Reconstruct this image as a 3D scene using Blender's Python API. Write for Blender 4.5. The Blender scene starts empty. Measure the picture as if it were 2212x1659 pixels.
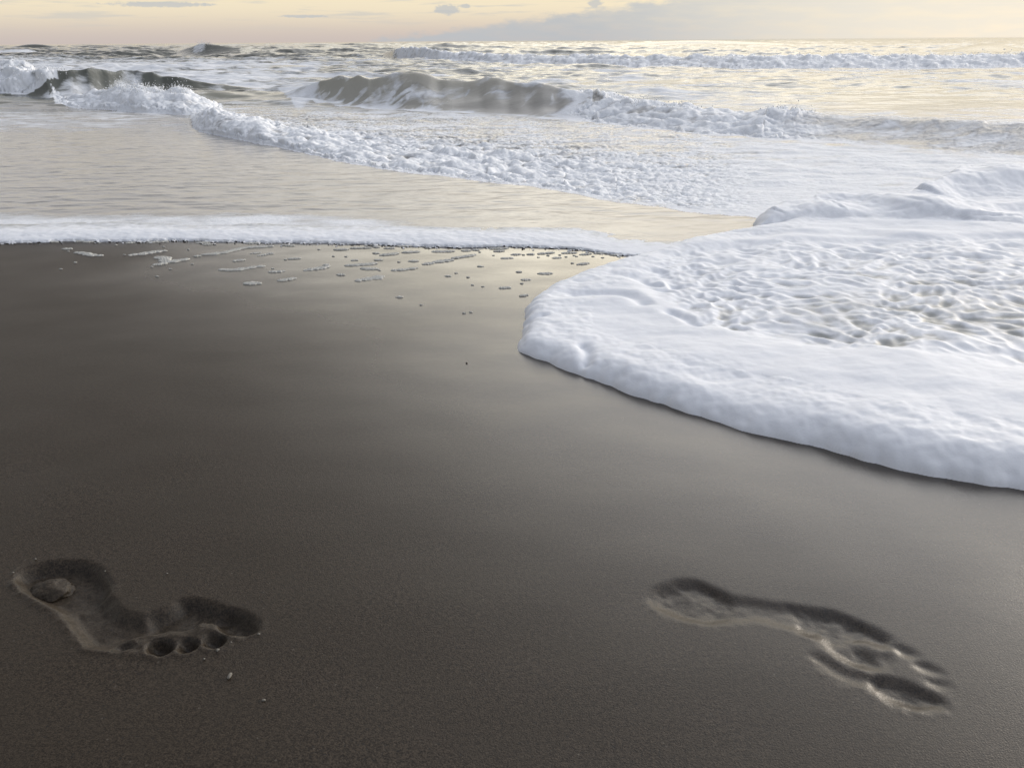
import bpy, math, random
import numpy as np
from mathutils import Matrix, Vector

random.seed(7)
RS = np.random.RandomState(11)
scene = bpy.context.scene
COL = scene.collection

# ------------------------------------------------------------------ camera
H = 0.60                                   # eye height above the wet sand
PITCH = math.radians(23.9)
ROLL = math.radians(0.44)
FOC = 1671.0                               # focal length in units of a 2212-wide frame
FW = np.array([0, math.cos(PITCH), -math.sin(PITCH)])
UP0 = np.array([0, math.sin(PITCH), math.cos(PITCH)])
RT0 = np.array([1.0, 0, 0])
RT = RT0 * math.cos(ROLL) - UP0 * math.sin(ROLL)
UPV = UP0 * math.cos(ROLL) + RT0 * math.sin(ROLL)

cam = bpy.data.cameras.new('camera')
cam.sensor_width = 36.0
cam.lens = FOC / 2212 * 36.0
cam.clip_start = 0.02
cam.clip_end = 60000
camo = bpy.data.objects.new('camera', cam)
COL.objects.link(camo)
camo.matrix_world = Matrix(((RT[0], UPV[0], -FW[0], 0), (RT[1], UPV[1], -FW[1], 0),
                            (RT[2], UPV[2], -FW[2], H), (0, 0, 0, 1)))
scene.camera = camo


def ray(px, py):
    return FOC * FW + (px - 1106) * RT - (py - 829.5) * UPV


def G(px, py):
    """survey point (2212-wide frame) -> point on the beach plane"""
    d = ray(px, py)
    t = -H / d[2]
    return np.array([d[0] * t, d[1] * t])


def G9(px, py):
    return G(px * 0.94571, py * 0.94571)


def GL(pts, f=G):
    return np.array([f(*p) for p in pts])


def crop(ox, oy, sc):
    return lambda cx, cy: G9(ox + cx / sc, oy + cy / sc)


# ------------------------------------------------------------------ noise
_perm = np.random.RandomState(3).permutation(256)
_perm = np.concatenate([_perm, _perm, _perm]).astype(np.int64)
_g3 = np.array([[1, 1, 0], [-1, 1, 0], [1, -1, 0], [-1, -1, 0], [1, 0, 1], [-1, 0, 1], [1, 0, -1], [-1, 0, -1],
                [0, 1, 1], [0, -1, 1], [0, 1, -1], [0, -1, -1], [1, 1, 0], [0, -1, 1], [-1, 1, 0], [0, -1, -1]], float)
_a = np.arange(32) * 2 * math.pi / 32
_g2 = np.stack([np.cos(_a), np.sin(_a)], 1) * 1.4


def n2(x, y):
    xi = np.floor(x).astype(np.int64); yi = np.floor(y).astype(np.int64)
    xf = x - xi; yf = y - yi
    xi &= 255; yi &= 255
    u = xf * xf * xf * (xf * (xf * 6 - 15) + 10); v = yf * yf * yf * (yf * (yf * 6 - 15) + 10)

    def gr(a, b, fx, fy):
        g = _g2[_perm[_perm[xi + a] + yi + b] & 31]
        return g[..., 0] * fx + g[..., 1] * fy
    a = gr(0, 0, xf, yf); b = gr(1, 0, xf - 1, yf); c = gr(0, 1, xf, yf - 1); d = gr(1, 1, xf - 1, yf - 1)
    return (a + u * (b - a)) * (1 - v) + (c + u * (d - c)) * v


def n3(x, y, z):
    xi = np.floor(x).astype(np.int64); yi = np.floor(y).astype(np.int64); zi = np.floor(z).astype(np.int64)
    xf = x - xi; yf = y - yi; zf = z - zi
    xi &= 255; yi &= 255; zi &= 255
    u = xf * xf * xf * (xf * (xf * 6 - 15) + 10); v = yf * yf * yf * (yf * (yf * 6 - 15) + 10)
    w = zf * zf * zf * (zf * (zf * 6 - 15) + 10)

    def gr(a, b, c):
        g = _g3[_perm[_perm[_perm[xi + a] + yi + b] + zi + c] & 15]
        return g[..., 0] * (xf - a) + g[..., 1] * (yf - b) + g[..., 2] * (zf - c)

    def lerp(t, p, q):
        return p + t * (q - p)
    return lerp(w, lerp(v, lerp(u, gr(0, 0, 0), gr(1, 0, 0)), lerp(u, gr(0, 1, 0), gr(1, 1, 0))),
                lerp(v, lerp(u, gr(0, 0, 1), gr(1, 0, 1)), lerp(u, gr(0, 1, 1), gr(1, 1, 1))))


def fbm2(x, y, oc=4, gain=0.5, lac=2.03):
    s = 0.0; a = 1.0
    for i in range(oc):
        s = s + a * n2(x + 17.3 * i, y - 9.1 * i)
        a *= gain; x = x * lac; y = y * lac
    return s


def billow3(x, y, z, oc=4, gain=0.5):
    s = 0.0; a = 1.0
    for i in range(oc):
        s = s + a * (np.abs(n3(x + 13.7 * i, y + 5.1 * i, z - 7.7 * i)) * 2 - 0.45)
        a *= gain; x = x * 2.1; y = y * 2.1; z = z * 2.1
    return s


def sst(a, b, x):
    t = np.clip((x - a) / (b - a), 0, 1)
    return t * t * (3 - 2 * t)


def smax(a, b, k):
    h = np.clip(0.5 + 0.5 * (a - b) / k, 0, 1)
    return b + (a - b) * h + k * h * (1 - h)


def catmull(pts, n=8, closed=False):
    P = np.asarray(pts, float)
    m = len(P)
    out = []
    for i in range(m if closed else m - 1):
        if closed:
            p0, p1, p2, p3 = P[(i - 1) % m], P[i], P[(i + 1) % m], P[(i + 2) % m]
        else:
            p0, p1, p2, p3 = P[max(i - 1, 0)], P[i], P[i + 1], P[min(i + 2, m - 1)]
        for k in range(n):
            t = k / n
            out.append(0.5 * (2 * p1 + (p2 - p0) * t + (2 * p0 - 5 * p1 + 4 * p2 - p3) * t * t +
                              (3 * p1 - p0 - 3 * p2 + p3) * t ** 3))
    if not closed:
        out.append(P[-1])
    return np.array(out)


def seg_dist(X, Y, pl, closed=False):
    """distance to polyline, and 0..1 position along it"""
    A = pl; B = np.roll(pl, -1, 0) if closed else None
    if not closed:
        A = pl[:-1]; B = pl[1:]
    best = np.full(X.shape, 1e9); pos = np.zeros(X.shape)
    n = len(A)
    for i in range(n):
        d = B[i] - A[i]; L = d @ d + 1e-14
        t = np.clip(((X - A[i, 0]) * d[0] + (Y - A[i, 1]) * d[1]) / L, 0, 1)
        q = np.hypot(X - A[i, 0] - t * d[0], Y - A[i, 1] - t * d[1])
        m = q < best
        best = np.where(m, q, best); pos = np.where(m, (i + t) / n, pos)
    return best, pos


def poly_sd(X, Y, pl):
    """signed distance to closed polygon, positive inside"""
    d, _ = seg_dist(X, Y, pl, True)
    ins = np.zeros(X.shape, bool)
    A = pl; B = np.roll(pl, -1, 0)
    for (x0, y0), (x1, y1) in zip(A, B):
        if y0 == y1:
            continue
        c = ((y0 > Y) != (y1 > Y)) & (X < (x1 - x0) * (Y - y0) / (y1 - y0) + x0)
        ins ^= c
    return np.where(ins, d, -d)


# ------------------------------------------------------------------ mesh helpers
def link(name, me, mat, parent=None):
    o = bpy.data.objects.new(name, me)
    COL.objects.link(o)
    if mat is not None and me is not None and len(me.materials) == 0:
        me.materials.append(mat)
    if parent is not None:
        o.parent = parent
    return o


def tag(o, label=None, cat=None, group=None, kind=None):
    for k, v in (('label', label), ('category', cat), ('group', group), ('kind', kind)):
        if v:
            o[k] = v
    return o


def empty(name, loc, label, cat, group=None):
    o = bpy.data.objects.new(name, None)
    COL.objects.link(o)
    o.location = loc
    o.empty_display_size = 0.05
    return tag(o, label, cat, group)


def raw_mesh(name, V, F, attrs=None, normals=None):
    me = bpy.data.meshes.new(name)
    me.vertices.add(len(V)); me.vertices.foreach_set('co', np.ascontiguousarray(V, np.float32).ravel())
    k = F.shape[1]
    me.loops.add(F.size); me.polygons.add(len(F))
    me.loops.foreach_set('vertex_index', np.ascontiguousarray(F, np.int32).ravel())
    me.polygons.foreach_set('loop_start', np.arange(0, F.size, k, dtype=np.int32))
    me.polygons.foreach_set('loop_total', np.full(len(F), k, np.int32))
    me.polygons.foreach_set('use_smooth', np.ones(len(F), bool))
    for an, av in (attrs or {}).items():
        a = me.attributes.new(an, 'FLOAT', 'POINT')
        a.data.foreach_set('value', np.ascontiguousarray(av, np.float32).ravel())
    me.update(calc_edges=True)
    if normals is not None:
        me.normals_split_custom_set_from_vertices(np.ascontiguousarray(normals, np.float32))
    return me


class Grid:
    """a regular sheet of (nr, nc) points, later handed out in pieces that keep common normals"""

    def __init__(self, X, Y):
        self.X, self.Y = X, Y
        self.nr, self.nc = X.shape
        self.P = np.stack([X, Y, np.zeros_like(X)], -1)
        self.attrs = {}

    def normals(self):
        P = self.P
        du = np.empty_like(P); dv = np.empty_like(P)
        du[:, 1:-1] = P[:, 2:] - P[:, :-2]; du[:, 0] = P[:, 1] - P[:, 0]; du[:, -1] = P[:, -1] - P[:, -2]
        dv[1:-1] = P[2:] - P[:-2]; dv[0] = P[1] - P[0]; dv[-1] = P[-1] - P[-2]
        n = np.cross(du, dv)
        n /= np.linalg.norm(n, axis=-1, keepdims=True) + 1e-12
        return n

    def finish(self):
        self.N = self.normals().reshape(-1, 3)
        self.V = self.P.reshape(-1, 3)
        i = np.arange(self.nr * self.nc).reshape(self.nr, self.nc)
        self.F = np.stack([i[:-1, :-1], i[:-1, 1:], i[1:, 1:], i[1:, :-1]], -1).reshape(-1, 4)

    def facemask(self, vm):
        """per-vertex int map -> per-face (corner 0 decides)"""
        return vm.reshape(-1)[self.F[:, 0]]

    def piece(self, name, mat, fsel, parent=None, origin=None):
        F = self.F[fsel]
        used = np.zeros(len(self.V), bool); used[F.ravel()] = True
        idx = np.cumsum(used) - 1
        V = self.V[used]
        me = raw_mesh(name, V, idx[F], {k: a.reshape(-1)[used] for k, a in self.attrs.items()}, self.N[used])
        o = link(name, me, mat)
        if parent is not None:
            o.parent = parent
            o.matrix_parent_inverse = Matrix.Translation(-Vector(parent.location))
        return o


# ------------------------------------------------------------------ materials
def newmat(name):
    m = bpy.data.materials.new(name)
    m.use_nodes = True
    nt = m.node_tree
    nt.nodes.clear()
    out = nt.nodes.new('ShaderNodeOutputMaterial')
    b = nt.nodes.new('ShaderNodeBsdfPrincipled')
    nt.links.new(b.outputs[0], out.inputs[0])
    return m, nt, b


class NT:
    def __init__(self, nt):
        self.nt = nt

    def n(self, t, **kw):
        x = self.nt.nodes.new(t)
        for k, v in kw.items():
            setattr(x, k, v)
        return x

    def l(self, a, b):
        self.nt.links.new(a, b)

    def val(self, s, v):
        if hasattr(v, 'is_linked'):
            self.l(v, s)
        else:
            s.default_value = v

    def math(self, op, a, b=0.0, c=0.0, clamp=False):
        x = self.n('ShaderNodeMath', operation=op, use_clamp=clamp)
        self.val(x.inputs[0], a); self.val(x.inputs[1], b); self.val(x.inputs[2], c)
        return x.outputs[0]

    def rng(self, v, a, b, c=0.0, d=1.0, smooth=True):
        x = self.n('ShaderNodeMapRange', interpolation_type='SMOOTHSTEP' if smooth else 'LINEAR')
        self.val(x.inputs['Value'], v)
        for k, q in zip(('From Min', 'From Max', 'To Min', 'To Max'), (a, b, c, d)):
            self.val(x.inputs[k], q)
        return x.outputs[0]

    def mix(self, f, a, b):
        x = self.n('ShaderNodeMix', data_type='RGBA')
        self.val(x.inputs[0], f); self.val(x.inputs[6], a); self.val(x.inputs[7], b)
        return x.outputs[2]

    def attr(self, name):
        return self.n('ShaderNodeAttribute', attribute_name=name).outputs['Fac']

    def pos(self):
        return self.n('ShaderNodeNewGeometry').outputs['Position']

    def scl(self, v, s):
        x = self.n('ShaderNodeVectorMath', operation='MULTIPLY')
        self.val(x.inputs[0], v); x.inputs[1].default_value = s
        return x.outputs[0]

    def noise(self, v, scale, detail=3.0, rough=0.5, dist=0.0):
        x = self.n('ShaderNodeTexNoise')
        self.l(v, x.inputs['Vector'])
        x.inputs['Scale'].default_value = scale; x.inputs['Detail'].default_value = detail
        x.inputs['Roughness'].default_value = rough; x.inputs['Distortion'].default_value = dist
        return x.outputs['Fac']

    def voro(self, v, scale, feature='F1'):
        x = self.n('ShaderNodeTexVoronoi', feature=feature)
        self.l(v, x.inputs['Vector']); x.inputs['Scale'].default_value = scale
        return x.outputs['Distance']

    def bump(self, h, strength, dist, normal=None):
        x = self.n('ShaderNodeBump')
        x.inputs['Strength'].default_value = strength; x.inputs['Distance'].default_value = dist
        self.l(h, x.inputs['Height'])
        if normal is not None:
            self.l(normal, x.inputs['Normal'])
        return x.outputs[0]


def rgb(r, g, b):
    return (r, g, b, 1.0)


def sand_material():
    m, nt, b = newmat('wet_sand')
    q = NT(nt)
    p = q.pos()
    wet = q.attr('wet')
    g1 = q.noise(p, 520, 2, 0.7)
    g2 = q.noise(p, 210, 3, 0.6)
    lo = q.noise(p, 9, 3, 0.55)
    grain = q.math('ADD', q.math('MULTIPLY', g1, 0.6), q.math('MULTIPLY', g2, 0.4))
    base = q.mix(q.rng(grain, 0.36, 0.66), rgb(0.016, 0.0115, 0.0080), rgb(0.064, 0.0485, 0.034))
    base = q.mix(q.rng(lo, 0.35, 0.65, 0.0, 0.35), base, rgb(0.040, 0.032, 0.023))
    # scattered dark mineral grains and pale shell grit
    sp = q.n('ShaderNodeTexVoronoi'); q.l(p, sp.inputs['Vector']); sp.inputs['Scale'].default_value = 240
    cell = q.n('ShaderNodeSeparateColor'); q.l(sp.outputs['Color'], cell.inputs[0])
    dot = q.rng(sp.outputs['Distance'], 0.22, 0.32, 1.0, 0.0)
    dark = q.math('MULTIPLY', dot, q.math('GREATER_THAN', cell.outputs[0], 0.90))
    pale = q.math('MULTIPLY', dot, q.math('GREATER_THAN', cell.outputs[1], 0.985))
    base = q.mix(q.math('MULTIPLY', dark, 0.75), base, rgb(0.02, 0.018, 0.016))
    base = q.mix(q.math('MULTIPLY', pale, 0.25), base, rgb(0.20, 0.18, 0.15))
    dry = q.math('SUBTRACT', 1.0, wet)
    q.l(base, b.inputs['Base Color'])
    rough = q.math('ADD', q.math('MULTIPLY', dry, 0.32), 0.10)
    rough = q.math('ADD', rough, q.math('MULTIPLY', q.math('SUBTRACT', lo, 0.5), 0.06))
    q.l(rough, b.inputs['Roughness'])
    q.l(q.math('ADD', 1.40, q.math('MULTIPLY', wet, 0.28)), b.inputs['IOR'])
    q.l(q.math('ADD', 0.30, q.math('MULTIPLY', wet, 0.32)), b.inputs['Specular IOR Level'])
    bh = q.math('ADD', q.math('MULTIPLY', q.math('SUBTRACT', g1, 0.5), q.math('ADD', q.math('MULTIPLY', dry, 0.9), 0.05)),
                q.math('MULTIPLY', q.noise(q.scl(p, (1, 1.5, 1)), 22, 3, 0.5), 0.5))
    bn = q.bump(bh, 0.40, 0.0012)
    q.l(bn, b.inputs['Normal'])
    return m


def foam_bump(q, p, fine=1.0):
    h1 = q.noise(p, 60, 4, 0.6)
    h2 = q.noise(p, 330, 2, 0.6)
    h = q.math('ADD', q.math('MULTIPLY', h1, 1.0), q.math('MULTIPLY', h2, 0.22 * fine))
    return h


def foam_material():
    """thick lather of the swash; attribute foam = how much lather covers the water"""
    m, nt, b = newmat('sea_foam')
    q = NT(nt)
    p = q.pos()
    cov = q.attr('foam')
    brk = q.noise(p, 26, 4, 0.6)
    c = q.math('ADD', cov, q.math('MULTIPLY', q.math('SUBTRACT', brk, 0.5), 0.7))
    c = q.rng(c, 0.12, 0.72)
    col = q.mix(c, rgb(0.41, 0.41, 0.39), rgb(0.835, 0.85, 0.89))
    q.l(col, b.inputs['Base Color'])
    q.l(q.rng(c, 0, 1, 0.45, 0.62, False), b.inputs['Roughness'])
    b.inputs['IOR'].default_value = 1.33
    b.inputs['Subsurface Weight'].default_value = 0.5
    b.inputs['Subsurface Radius'].default_value = (0.02, 0.02, 0.02)
    b.inputs['Subsurface Scale'].default_value = 0.5
    q.l(q.bump(foam_bump(q, p), 0.25, 0.003), b.inputs['Normal'])
    return m


def sea_material():
    """surf water: foam = lather cover, film = thin sheet over sand"""
    m, nt, b = newmat('surf_water')
    q = NT(nt)
    p = q.pos()
    cov = q.attr('foam'); film = q.attr('film')
    brk = q.noise(q.scl(p, (0.55, 1.0, 1.0)), 7.0, 6, 0.62, 0.3)
    c = q.math('ADD', cov, q.math('MULTIPLY', q.math('SUBTRACT', brk, 0.5), 1.3))
    c = q.math('MULTIPLY', q.rng(c, 0.30, 0.85), q.rng(cov, 0.0, 0.12))
    silt = q.attr('silt')
    water = q.mix(silt, rgb(0.070, 0.078, 0.070), rgb(0.76, 0.72, 0.58))
    water = q.mix(film, water, rgb(0.33, 0.318, 0.305))
    col = q.mix(c, water, rgb(0.82, 0.835, 0.865))
    q.l(col, b.inputs['Base Color'])
    q.l(q.math('ADD', q.math('MULTIPLY', c, 0.5), q.math('MULTIPLY', silt, 0.55), clamp=True), b.inputs['Subsurface Weight'])
    q.l(q.math('ADD', 0.5, q.math('MULTIPLY', q.math('MULTIPLY', silt, q.math('SUBTRACT', 1.0, c)), 5.0)), b.inputs['Subsurface Scale'])
    b.inputs['Subsurface Radius'].default_value = (0.05, 0.05, 0.05)
    q.l(q.math('ADD', q.rng(c, 0, 1, 0.07, 0.6, False), q.math('MULTIPLY', silt, 0.22), clamp=True), b.inputs['Roughness'])
    b.inputs['IOR'].default_value = 1.33
    w1 = q.noise(q.scl(p, (0.45, 1.0, 1.0)), 9, 4, 0.6, 0.4)
    w2 = q.noise(q.scl(p, (0.4, 1.0, 1.0)), 2.2, 4, 0.6, 0.4)
    h = q.math('ADD', q.math('MULTIPLY', w1, 0.5), q.math('MULTIPLY', q.math('MULTIPLY', w2, 2.2), q.math('SUBTRACT', 1.0, q.math('MULTIPLY', film, 0.8))))
    h = q.math('ADD', h, q.math('MULTIPLY', q.math('MULTIPLY', q.noise(p, 45, 3, 0.6), c), 0.35))
    q.l(q.bump(h, 0.5, 0.022), b.inputs['Normal'])
    return m


def plain_foam(name, col, rough=0.6):
    m, nt, b = newmat(name)
    q = NT(nt)
    p = q.pos()
    n = q.noise(p, 300, 3, 0.6)
    q.l(q.mix(n, rgb(*(x * 0.85 for x in col)), rgb(*col)), b.inputs['Base Color'])
    b.inputs['Roughness'].default_value = rough
    b.inputs['IOR'].default_value = 1.33
    q.l(q.bump(n, 0.3, 0.002), b.inputs['Normal'])
    return m


SAND = sand_material(); FOAM = foam_material(); SEA = sea_material()
FLECK = plain_foam('bubble_froth', (0.54, 0.53, 0.49), 0.45)
SPRAY = plain_foam('spray', (0.86, 0.87, 0.88))

# ------------------------------------------------------------------ shorelines
EDGE_PX = [(-900, 512), (-400, 518), (0, 523), (200, 525), (450, 524), (700, 528), (900, 534), (1100, 532), (1250, 536),
           (1340, 550), (1420, 556), (1600, 560), (2212, 560), (3200, 560)]
EDGE = GL(EDGE_PX)
EU = EDGE[:, 0] / EDGE[:, 1]


def edge_y(u):
    return np.interp(u, EU, EDGE[:, 1])


TONGUE_PX = [(1660, 500), (1520, 522), (1420, 548), (1340, 572), (1260, 598), (1190, 626), (1146, 654), (1130, 690), (1124, 730),
             (1118, 752), (1150, 772), (1228, 802), (1262, 812), (1300, 828), (1380, 858), (1450, 880), (1560, 915), (1700, 952), (1850, 992),
             (2000, 1026), (2120, 1047), (2212, 1060), (2500, 1105), (3000, 1170), (3600, 1250)]
TONGUE_EDGE = catmull(GL(TONGUE_PX), 8)
TONGUE = np.vstack([TONGUE_EDGE, GL([(4200, 1100), (4200, 470), (1900, 440)])])
cL = crop(1540, 200, 2.765)
LOBE_PX = [(640, 926), (540, 926), (500, 918), (494, 895), (505, 862), (550, 832), (640, 806), (760, 790), (900, 776), (1050, 770), (1200, 772),
           (1400, 760), (1500, 735), (1600, 700), (1690, 640), (1780, 600), (1900, 620), (2010, 668), (2212, 660), (2700, 640), (3400, 640)]
LOBE_EDGE = catmull(GL(LOBE_PX, cL), 6)
LOBE = np.vstack([LOBE_EDGE, GL([(3400, 1000), (2212, 960), (1800, 930), (1400, 915), (1000, 915)], cL)])

# ------------------------------------------------------------------ near foam: tongue and the puffy lobe behind it
rows = np.exp(np.arange(math.log(0.82), math.log(4.3), 0.0028))
cols = np.concatenate([np.arange(-0.08, 0.80, 0.0017), np.arange(0.80, 1.6, 0.006)])
U, Yg = np.meshgrid(cols, rows)
g = Grid(U * Yg, Yg)
X, Y = g.X, g.Y


def foam_profile(sd, w, h):
    t = np.clip(sd / w, 0, 1)
    return h * np.clip(1 - (1 - t) ** 2, 0, 1) ** 0.68


wob = 0.010 * n2(X * 9, Y * 9) + 0.004 * n2(X * 31 + 5, Y * 31) 
sdT = poly_sd(X, Y, TONGUE) + wob
right = sst(0.1, 1.0, X)
hT = 0.032 + 0.014 * right + 0.006 * n2(X * 4, Y * 4)
zT = foam_profile(sdT, 0.055 + 0.03 * right, hT)
inner = GL([(1440, 655), (1490, 700), (1585, 772), (1737, 799), (1893, 830), (2110, 850), (2400, 880), (3200, 950), (3200, 560), (2339, 560), (2000, 575), (1750, 575), (1560, 590)], G9)
sdI = poly_sd(X, Y, inner) + 0.02 * n2(X * 6, Y * 6)
mI = sst(-0.03, 0.05, sdI)
zT = zT - mI * 0.011 * sst(0.0, 0.03, sdT)
# swells of the lather
lump = 0.006 * fbm2(X * 4.5, Y * 7, 2) + 0.0013 * fbm2(X * 17, Y * 24, 3)
zT = zT + lump * sst(0.0, 0.08, sdT)
wx = X + 0.05 * n2(X * 4 + 3, Y * 4); wy = Y + 0.05 * n2(X * 4, Y * 4 + 8)
na = n2(wx * 11, wy * 12); nb = n2(wx * 23 + 4, wy * 25); ncc = n2(wx * 40 + 1, wy * 45)
dim = 0.55 - 1.7 * np.sqrt(na * na + 0.004) + 0.55 * (0.5 - 1.6 * np.sqrt(nb * nb + 0.006)) + 0.22 * ncc
dimw = mI * (0.55 + 0.45 * sst(0.0, 0.5, 1.9 - np.abs(Y - 1.55) * 2.2)) * sst(3.2, 1.9, Y)
zT = zT + 0.0082 * dimw * dim
# long ripples further out, following the swash
zT = zT + 0.006 * sst(1.9, 2.4, Y) * n2(X * 4 + Y * 1.5, Y * 13) * sst(0.05, 0.2, sdT)
c3 = crop(1140, 550, 3.687)
for pl, dep, wid in (([(640, 535), (860, 530), (1060, 555), (1200, 620)], 0.010, 0.022),
                     ([(1440, 700), (1540, 745), (1650, 815)], 0.011, 0.016),
                     ([(700, 985), (745, 1040), (735, 1110)], 0.010, 0.012),
                     ([(180, 790), (260, 740), (360, 725)], 0.006, 0.014),
                     ([(960, 380), (1150, 400), (1260, 440)], 0.006, 0.02),
                     ([(1330, 330), (1440, 400), (1480, 470)], 0.007, 0.018)):
    d, t = seg_dist(X, Y, catmull(GL(pl, c3), 6))
    zT = zT - dep * np.exp(-(d / wid) ** 2) * sst(-0.01, 0.02, sdT)
zT = np.where(sdT > 0, zT, np.clip(sdT * 1.3, -0.012, 0))
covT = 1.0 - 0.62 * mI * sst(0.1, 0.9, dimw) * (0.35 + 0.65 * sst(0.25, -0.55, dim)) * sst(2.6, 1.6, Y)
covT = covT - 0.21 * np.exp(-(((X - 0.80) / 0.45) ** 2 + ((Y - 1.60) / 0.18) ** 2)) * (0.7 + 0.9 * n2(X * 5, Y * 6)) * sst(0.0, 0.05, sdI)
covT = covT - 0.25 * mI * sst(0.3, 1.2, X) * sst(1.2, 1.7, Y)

sdL = poly_sd(X, Y, LOBE) + wob * 1.5
zL = foam_profile(sdL, 0.07, 0.055)
for pl, hh, wf, wb in (([(560, 870), (700, 850), (880, 870)], 0.020, 0.10, 0.10),
                       ([(850, 795), (1100, 805), (1350, 835), (1550, 880), (1750, 915)], 0.022, 0.07, 0.16),
                       ([(1480, 770), (1650, 735), (1850, 722), (2100, 705), (2400, 720), (3000, 720)], 0.05, 0.10, 0.30),
                       ([(1600, 695), (1780, 600), (1950, 640), (2060, 700)], 0.022, 0.16, 0.2),
                       ([(1560, 880), (1750, 850), (1950, 860), (2212, 850), (2700, 850)], 0.016, 0.06, 0.10),
                       ([(1000, 870), (1300, 850), (1500, 845)], 0.012, 0.06, 0.10)):
    cp = catmull(GL(pl, cL), 6)
    d, t = seg_dist(X, Y, cp)
    yc = np.interp(X, cp[:, 0], cp[:, 1])
    ww = np.where(Y < yc, wf, wb)
    zL = zL + hh * np.exp(-(d / ww) ** 2) * sst(0, 0.06, t + 0.03) * sst(0.0, 0.08, sdL)
zL = zL + (0.008 * fbm2(X * 5, Y * 6 + 3, 3) + 0.002 * fbm2(X * 30, Y * 30, 2)) * sst(0.0, 0.08, sdL)
zL = np.where(sdL > 0, zL, np.clip(sdL * 1.3, -0.012, 0))
isL = zL > zT
zz = smax(zL, zT, np.clip(np.maximum(zL, zT), 1e-5, 0.008)) - 0.0015
g.P[..., 2] = zz
Nn = g.normals()
kk = ((sdT > 0) & (sdT < 0.16)) | ((sdL > 0) & (sdL < 0.1))
pp = g.P[kk]
g.P[kk] = pp + Nn[kk] * (0.0020 * n3(pp[:, 0] * 38, pp[:, 1] * 38, pp[:, 2] * 38) + 0.0009 * n3(pp[:, 0] * 80, pp[:, 1] * 80, pp[:, 2] * 80))[:, None]
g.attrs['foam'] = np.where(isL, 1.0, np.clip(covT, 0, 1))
g.finish()
vis = ((sdL > -0.012) | (sdT > -0.012)).astype(int)
fv = g.facemask(vis) > 0
fl = g.facemask(isL.astype(int)) > 0
o = g.piece('foam_tongue', FOAM, fv & ~fl)
tag(o, 'broad thick tongue of white dimpled sea foam sliding over the wet sand', 'foam')
o = g.piece('foam_lobe', FOAM, fv & fl)
tag(o, 'puffy rounded foam ridge lying just behind the broad foam tongue', 'foam')

# ------------------------------------------------------------------ thin foam line along the left water's edge
cols = np.arange(-1.3, 0.30, 0.0020)
t = np.linspace(-0.06, 0.42, 170)
U, T = np.meshgrid(cols, t)
Yg = edge_y(U) + T
g = Grid(U * Yg, Yg)
X, Y = g.X, g.Y
sd = T + 0.032 * n2(X * 2.2, Y * 2.2) + 0.012 * n2(X * 8, Y * 8) + 0.008 * n2(X * 20, Y * 25) + 0.006 * n2(X * 70, Y * 70)
wv = 0.8 + 0.35 * n2(X * 1.7 + 3, 0 * Y)
hS = 0.0135 * wv
z = foam_profile(sd, 0.11, 1.0) * hS * (1 - 0.72 * sst(0.10, 0.24, sd))
z = z + (0.0015 * fbm2(X * 25, Y * 25, 3) + 0.003 * n2(X * 6, Y * 9)) * sst(0, 0.05, sd)
end = sst(0.22, 0.02, U)
z = np.where(sd > 0, z * (0.25 + 0.75 * end) + 0.0045, -0.006)
z = np.where(T > 0.25 + 0.06 * n2(X * 3, Y * 3), -0.006, z)
lace = 0.6 * n2(X * 45, Y * 60) + 0.5 * n2(X * 110, Y * 140)
thr = 0.02 + np.clip(-sd, 0, 1) / 0.055 * 0.55
z = np.where(sd <= 0.004, np.maximum(z, np.where(lace > thr, 0.0012 + 0.004 * np.sqrt(np.clip(lace - thr, 0, 0.5)), -0.006)), z)
g.P[..., 2] = z
g.attrs['foam'] = np.clip((0.62 + 0.38 * sst(0.0, 0.06, sd)) * (1 - 0.42 * sst(0.08, 0.16, sd + 0.04 * n2(X * 4, Y * 4)) - 0.45 * sst(0.16, 0.36, sd + 0.09 * n2(X * 2.5, Y * 4))), 0, 1) * sst(0.36, 0.30, T)
g.finish()
fv = g.facemask(((sd > -0.008) | (z > -0.004)).astype(int)) > 0
film_sel = g.facemask((T < 0.33).astype(int)) > 0
o = g.piece('foam_line', FOAM, fv & film_sel)
tag(o, "long low ridge of white foam along the water's edge left of the tongue", 'foam')

# ------------------------------------------------------------------ the sea sheet with its waves
tmark = 0
rows = np.concatenate([np.exp(np.arange(math.log(2.25), math.log(12.5), 0.0030)), np.exp(np.arange(math.log(12.5), math.log(60), 0.0042)),
                       np.exp(np.arange(math.log(60), math.log(500), 0.006)), np.exp(np.linspace(math.log(503), math.log(30000), 40))])
inn = np.arange(-0.70, 0.70, 0.00125)
cols = np.concatenate([-np.exp(np.linspace(math.log(6), math.log(0.70), 70))[:-1], inn, np.exp(np.linspace(math.log(0.70), math.log(6), 70))])
U, Yg = np.meshgrid(cols, rows)
g = Grid(U * Yg, Yg)
X, Y = g.X, g.Y
far = sst(350, 500, Y)
z = np.full(X.shape, 0.006)
foam = np.zeros(X.shape); rough_amp = np.zeros(X.shape)
ids = np.zeros(X.shape, int); ahead = np.zeros(X.shape)


def line(pts):
    q = np.array([[*(lambda p: (p[0] / p[1], p[1]))(G(*s))] for s in pts])
    q = q[np.argsort(q[:, 0])]
    return lambda u: np.interp(u, q[:, 0], q[:, 1])


def crest_h(pts, ycf):
    q = []
    for px, py in pts:
        d = ray(px, py)
        u = d[0] / d[1]
        yy = float(ycf(np.array(u)))
        q.append((u, H + d[2] / d[1] * yy))
    q = np.array(sorted(q))
    return lambda u: np.interp(u, q[:, 0], q[:, 1])


UU = cols[None, :]
jit = lambda s, k=9.0: n2(UU * k + s, 0 * UU + s * 1.7)


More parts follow.
